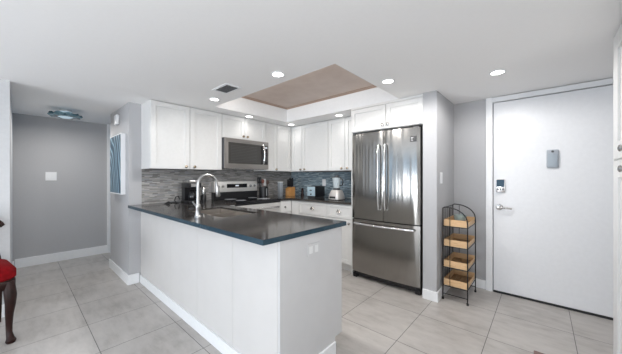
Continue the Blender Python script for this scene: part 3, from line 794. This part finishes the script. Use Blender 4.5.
for y in (RYa, RYb):
    bm = bmesh.new(); xm2 = RX0+.065
    tube(bm, [(xm2, y, .142), (xm2, y, .94)], .003, 8); part('side_wire', bm, 'black_metal', rk, smooth=True)
    for x in (RX0, RX1):
        bm = bmesh.new(); lathe(bm, [(0, 0), (.011, 0), (.011, .02), (0, .02)], (x, y, 0), 'Z', 12); part('foot', bm, 'black', rk)
for z in (.757, .552, .337, .147):
    bm = bmesh.new(); x0, x1, y0, y1 = RX0+.007, RX1-.006, RYa+.007, RYb-.007; tk = .009; hh = .066
    box(bm, x0, x1, y0, y0+tk, z, z+hh, bev=.0015); box(bm, x0, x1, y1-tk, y1, z, z+hh, bev=.0015)
    box(bm, x0, x0+tk, y0+tk, y1-tk, z, z+hh); box(bm, x1-tk, x1, y0+tk, y1-tk, z, z+hh-.026)
    tr = part('tray', bm, 'pine', rk)
    bm = bmesh.new()
    for j in range(4):
        w0 = x0+tk+(x1-x0-2*tk)*j/4; box(bm, w0+.002, w0+(x1-x0-2*tk)/4-.002, y0+tk, y1-tk, z, z+.008)
    part('slat_floor', bm, 'pine_dark', tr)
gb = tag(part('glass_dish', (lambda bm: lathe(bm, [(0, 0), (.035, 0), (.058, .045), (.062, .088), (.058, .088), (.052, .047), (.030, .006), (0, .006)], (-.655, 3.14, .7655), 'Z', 28))(bmesh.new()), 'water_glass', smooth=True), 'small pale green glass bowl in the top tray of the rack', 'bowl')

# ------------------------------------------------------------------ pantry cabinet at the right edge
pc = thing('pantry_cabinet', (.63, 1.95, 0), 'tall white pantry cabinet cut off by the right edge of the picture', 'cabinet')
fQ = mapper('-x', .353)
part('body', B(.354, .945, 1.50, 2.475, 0, CZ-.003), 'cab', pc)
for y0, y1, kn in ((1.97, 2.452, 2.13), (1.50, 1.968, 1.56)):
    u = part('door', shaker(fQ, y0, y1, 1.366, CZ-.01, .10), 'cab', pc); knob(fQ, kn, 1.414, .02, u, 'nickel', .019)
    l_ = part('door', shaker(fQ, y0, y1, .10, 1.362, .10), 'cab', pc); knob(fQ, kn, 1.304, .02, l_, 'nickel', .019)
part('edge_stile', B(.334, .3535, 2.456, 2.475, .0, CZ-.003), 'cab', pc)

# ------------------------------------------------------------------ ceiling fixtures
def downlight(loc, label):
    t_ = thing('recessed_light', loc, label, 'ceiling light', 'round recessed ceiling lights')
    bm = bmesh.new(); lathe(bm, [(.046, -.001), (.058, -.001), (.060, -.004), (.056, -.008), (.046, -.007)], (0, 0, 0), 'Z', 32, False)
    part('trim_ring', bm, 'trim', t_, local=True, smooth=True)
    bm = bmesh.new(); lathe(bm, [(0, -.0055), (.0455, -.0055), (.0455, -.002), (0, -.002)], (0, 0, 0), 'Z', 28)
    part('lens', bm, 'lamp', t_, local=True)
    return t_
SPOTS = [(-1.679, 1.469, 'lit recessed ceiling light nearest the camera, over the peninsula worktop'), (-2.751, 1.466, 'lit recessed ceiling light beside the air vent'),
         (-1.051, 2.242, 'lit recessed ceiling light in front of the refrigerator cabinet'), (-.278, 2.656, 'lit recessed ceiling light in front of the entry door'),
         (-3.165, 2.22, 'small lit recessed ceiling light above the microwave'), (-3.12, 3.02, 'small lit recessed ceiling light in the inner corner of the cabinets'), (-2.145, 3.01, 'small lit recessed ceiling light above the wall cabinet over the blender')]
first = None
for i, (x, y, lb) in enumerate(SPOTS):
    if first is None: first = downlight((x, y, CZ), lb)
    else: dup(first, (x, y, CZ), lb)
    l = bpy.data.lights.new('recessed_lamp', 'SPOT'); l.spot_size = PI if i < 4 else math.radians(150); l.spot_blend = .4 if i < 4 else 1
    l.energy = LAMP_W[i]; l.shadow_soft_size = .045; l.color = (1, .975, .95)
    lo = bpy.data.objects.new('recessed_lamp', l); lo.location = (x, y, CZ-.02); C.objects.link(lo)
# unseen fill strip added along the tray's near side to brighten its other sides
ls = thing('added_fill_strip', (-2.12, TY0+.012, 2.27), 'added unseen fill strip inside the near side of the ceiling tray', 'light strip')
part('added_strip_channel', B(TX0+.1, TX1-.1, TY0+.0062, TY0+.014, 2.262, 2.278), 'trim', ls)
part('added_strip_diffuser', B(TX0+.1, TX1-.1, TY0+.0141, TY0+.017, 2.265, 2.275), emit('fill_strip_diffuser', (1, .98, .95), 4), ls)
area('fill_strip_lamp', (-2.12, TY0+.02, 2.27), (PI/2, 0, 0), TX1-TX0-.2, .012, 4.5, (1, .98, .95))
# air vent
va = thing('air_vent', (-2.34, 1.375, CZ), 'rectangular ceiling air vent with dark louvres', 'air vent')
vx0, vx1, vy0, vy1 = -2.475, -2.205, 1.29, 1.46
bm = bmesh.new()
box(bm, vx0, vx1, vy0, vy0+.022, CZ-.006, CZ-.0005); box(bm, vx0, vx1, vy1-.022, vy1, CZ-.006, CZ-.0005)
box(bm, vx0, vx0+.022, vy0+.022, vy1-.022, CZ-.006, CZ-.0005); box(bm, vx1-.022, vx1, vy0+.022, vy1-.022, CZ-.006, CZ-.0005)
part('frame', bm, 'trim', va)
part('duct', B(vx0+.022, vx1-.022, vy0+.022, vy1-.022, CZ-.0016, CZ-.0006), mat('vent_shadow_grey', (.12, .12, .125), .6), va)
for i in range(7):
    y = vy0+.036+i*.017
    bm = bmesh.new(); prism(bm, [(0, 0), (.003, 0), (.010, .005), (.007, .005)], vx0+.022, vx1-.022, lambda a_, b__, z: (z, y+a_, CZ-.007+b__))
    part('louvre', bm, 'grey_plastic', va)
# hall fixture
hl = thing('flush_ceiling_light', (-4.62, .41, CZ), 'round teal art-glass flush ceiling light in the hallway', 'ceiling light')
bm = bmesh.new(); lathe(bm, [(0, -.0005), (.06, -.0005), (.06, -.03), (0, -.03)], (-4.62, .41, CZ), 'Z', 24); part('canopy', bm, 'chrome', hl, smooth=True)
bm = bmesh.new(); n = 48; rr = []
for r0, h0 in ((.07, -.070), (.115, -.062), (.150, -.060), (.162, -.085), (.152, -.092), (.115, -.098), (.07, -.100)):
    rr.append([bm.verts.new((-4.62+(r0+(.010*math.cos(9*2*PI*k_/n) if r0 > .14 else 0))*math.cos(2*PI*k_/n), .41+(r0+(.010*math.cos(9*2*PI*k_/n) if r0 > .14 else 0))*math.sin(2*PI*k_/n), CZ+h0+(.008*math.sin(9*2*PI*k_/n) if r0 > .14 else 0))) for k_ in range(n)])
for i in range(len(rr)):
    A_, D_ = rr[i], rr[(i+1) % len(rr)]
    for k_ in range(n): bm.faces.new((A_[k_], A_[(k_+1) % n], D_[(k_+1) % n], D_[k_]))
part('glass_rim', bm, 'blue_glass', hl, smooth=True)
bm = bmesh.new(); lathe(bm, [(.06, -.030), (.085, -.06), (.085, -.095), (.05, -.112), (0, -.116)], (-4.62, .41, CZ), 'Z', 32); part('shade', bm, 'lit_glass', hl, smooth=True)
l = bpy.data.lights.new('hall_fill', 'AREA'); l.shape = 'DISK'; l.size = .2; l.energy = 8.5; l.color = (1, .97, .93)  # fill light added at the fixture to brighten the hallway
lo = bpy.data.objects.new('hall_fill', l); lo.location = (-4.62, .41, CZ-.125); C.objects.link(lo)

# ------------------------------------------------------------------ column decor
pw = thing('wall_picture', (-4.015, .85, 1.05), 'tall blue and white abstract wave canvas hanging on the column', 'picture')
part('canvas', B(-4.29, -3.74, .812, .858, 1.05, 1.785), 'white_plastic', pw)
part('print', B(-4.275, -3.752, .8105, .8118, 1.063, 1.772), 'art', pw)
dc = thing('door_chime', (-4.085, .85, 1.93), 'small white rounded chime box high on the column above the picture', 'door chime')
part('cover', B(-4.15, -4.02, .822, .859, 1.93, 2.055, bev=.016), 'white_plastic', dc, smooth=True)
part('base', B(-4.142, -4.028, .8592, .8598, 1.938, 2.047), 'trim', dc)

# ------------------------------------------------------------------ red chair at the left edge (faces +x)
ch = thing('dining_chair', (-3.008, -.249, 0), 'carved dark mahogany chair with a red velvet seat at the left edge', 'chair', rz=math.radians(6))
# local frame: +x = front, seat from x=-.42..0 ; y across -.235..+.235
sx0, sx1, sy = -.42, .0, .235
bm = bmesh.new()
def seat_outline(grow, n=40):
    o_ = []
    for i in range(n):
        a = 2*PI*i/n; c_, s_ = math.cos(a), math.sin(a); q = (abs(c_)**5+abs(s_)**5)**(-.2)
        x = (sx0+sx1)/2+(.225+grow)*c_*q; y = (sy+.012+grow)*s_*q*(1-.08*(1-(c_*q+1)/2)); o_.append((x, y))
    return o_
def loft(bm, layers):
    rs = [[bm.verts.new((x, y, z)) for x, y in lay] for lay, z in layers]; n = len(rs[0])
    for A_, D_ in zip(rs, rs[1:]):
        for k_ in range(n): bm.faces.new((A_[k_], A_[(k_+1) % n], D_[(k_+1) % n], D_[k_]))
    bm.faces.new(rs[0][::-1]); bm.faces.new(rs[-1]); return bm
loft(bm, [(seat_outline(.0), .405), (seat_outline(.008), .42), (seat_outline(.008), .46), (seat_outline(.002), .472)])
part('seat_frame', bm, 'mahogany', ch, local=True, smooth=True)
bm = bmesh.new(); loft(bm, [(seat_outline(-.004), .4725), (seat_outline(.012), .49), (seat_outline(.012), .535), (seat_outline(-.01), .568), (seat_outline(-.06), .590), (seat_outline(-.13), .600)])
part('seat', bm, 'velvet', ch, local=True, smooth=True)
for s in (-1, 1):
    y = s*.208
    bm = bmesh.new()
    tube(bm, [(-.02, y, .46), (-.012, y, .42), (.004, y+s*.004, .36), (.004, y+s*.004, .30), (-.012, y, .22), (-.026, y, .13), (-.022, y, .07), (-.004, y+s*.004, .035), (.006, y+s*.006, .015), (.006, y+s*.006, 0)],
         [.030, .034, .035, .030, .024, .019, .018, .022, .030, .024], 14)
    part('leg', bm, 'mahogany', ch, local=True, smooth=True)
    bm = bmesh.new()
    tube(bm, [(-.50, s*.19, 0), (-.455, s*.19, .20), (-.425, s*.19, .42), (-.425, s*.195, .47)], [.016, .018, .022, .022], 12)
    part('leg', bm, 'mahogany', ch, local=True, smooth=True)
    bm = bmesh.new()
    tube(bm, [(-.42, s*.195, .455), (-.432, s*.180, .58), (-.452, s*.165, .68), (-.470, s*.165, .78), (-.485, s*.180, .85)], [.022, .019, .018, .020, .024], 12)
    part('back_post', bm, 'mahogany', ch, local=True, smooth=True)
bm = bmesh.new(); prs = []
for i in range(25):
    u = -1+2*i/24; prs.append((-.488-.02*(1-u*u), u*.215, .845+.095*(1-abs(u)**1.8)+.014*math.cos(u*9)))
tube(bm, prs, [.016+.014*(1-abs(-1+2*i/24)**3)+.004*(i % 2) for i in range(25)], 12)
part('crest_rail', bm, 'mahogany', ch, local=True, smooth=True)
bm = bmesh.new()
for i in range(12):
    u = -1+2*i/11
    bmesh.ops.create_uvsphere(bm, u_segments=8, v_segments=6, radius=.016, matrix=Matrix.Translation((-.468-.018*(1-u*u), u*.19, .845+.095*(1-abs(u)**1.8))))
part('carving', bm, 'mahogany', ch, local=True, smooth=True)
bm = bmesh.new(); loft(bm, [([(-.445+a_, b__) for a_, b__ in ((-.008, -.05), (.008, -.05), (.008, .05), (-.008, .05))], .47), ([(-.47+a_, b__) for a_, b__ in ((-.008, -.03), (.008, -.03), (.008, .03), (-.008, .03))], .66), ([(-.49+a_, b__) for a_, b__ in ((-.008, -.075), (.008, -.075), (.008, .075), (-.008, .075))], .95)])
part('back_splat', bm, 'mahogany', ch, local=True)

# ------------------------------------------------------------------ table whose corner shows at the bottom edge
tb = thing('wooden_table', (.3, .58, 0), 'dark brown wooden table with only one corner showing at the bottom edge', 'table')
part('tabletop', B(-.019, .75, .12, 1.032, .715, .740, bev=.004), 'table_wood', tb)
bm = bmesh.new(); box(bm, .03, .70, .17, .19, .63, .7148); box(bm, .03, .70, .96, .98, .63, .7148); box(bm, .03, .05, .19, .96, .63, .7148); box(bm, .68, .70, .19, .96, .63, .7148)
part('apron', bm, 'table_wood', tb)
for x in (.045, .685):
    for y in (.185, .965):
        bm = bmesh.new(); loft(bm, [([(x-.015, y-.015), (x+.015, y-.015), (x+.015, y+.015), (x-.015, y+.015)], 0), ([(x-.026, y-.026), (x+.026, y-.026), (x+.026, y+.026), (x-.026, y+.026)], .7147)])
        part('leg', bm, 'table_wood', tb)
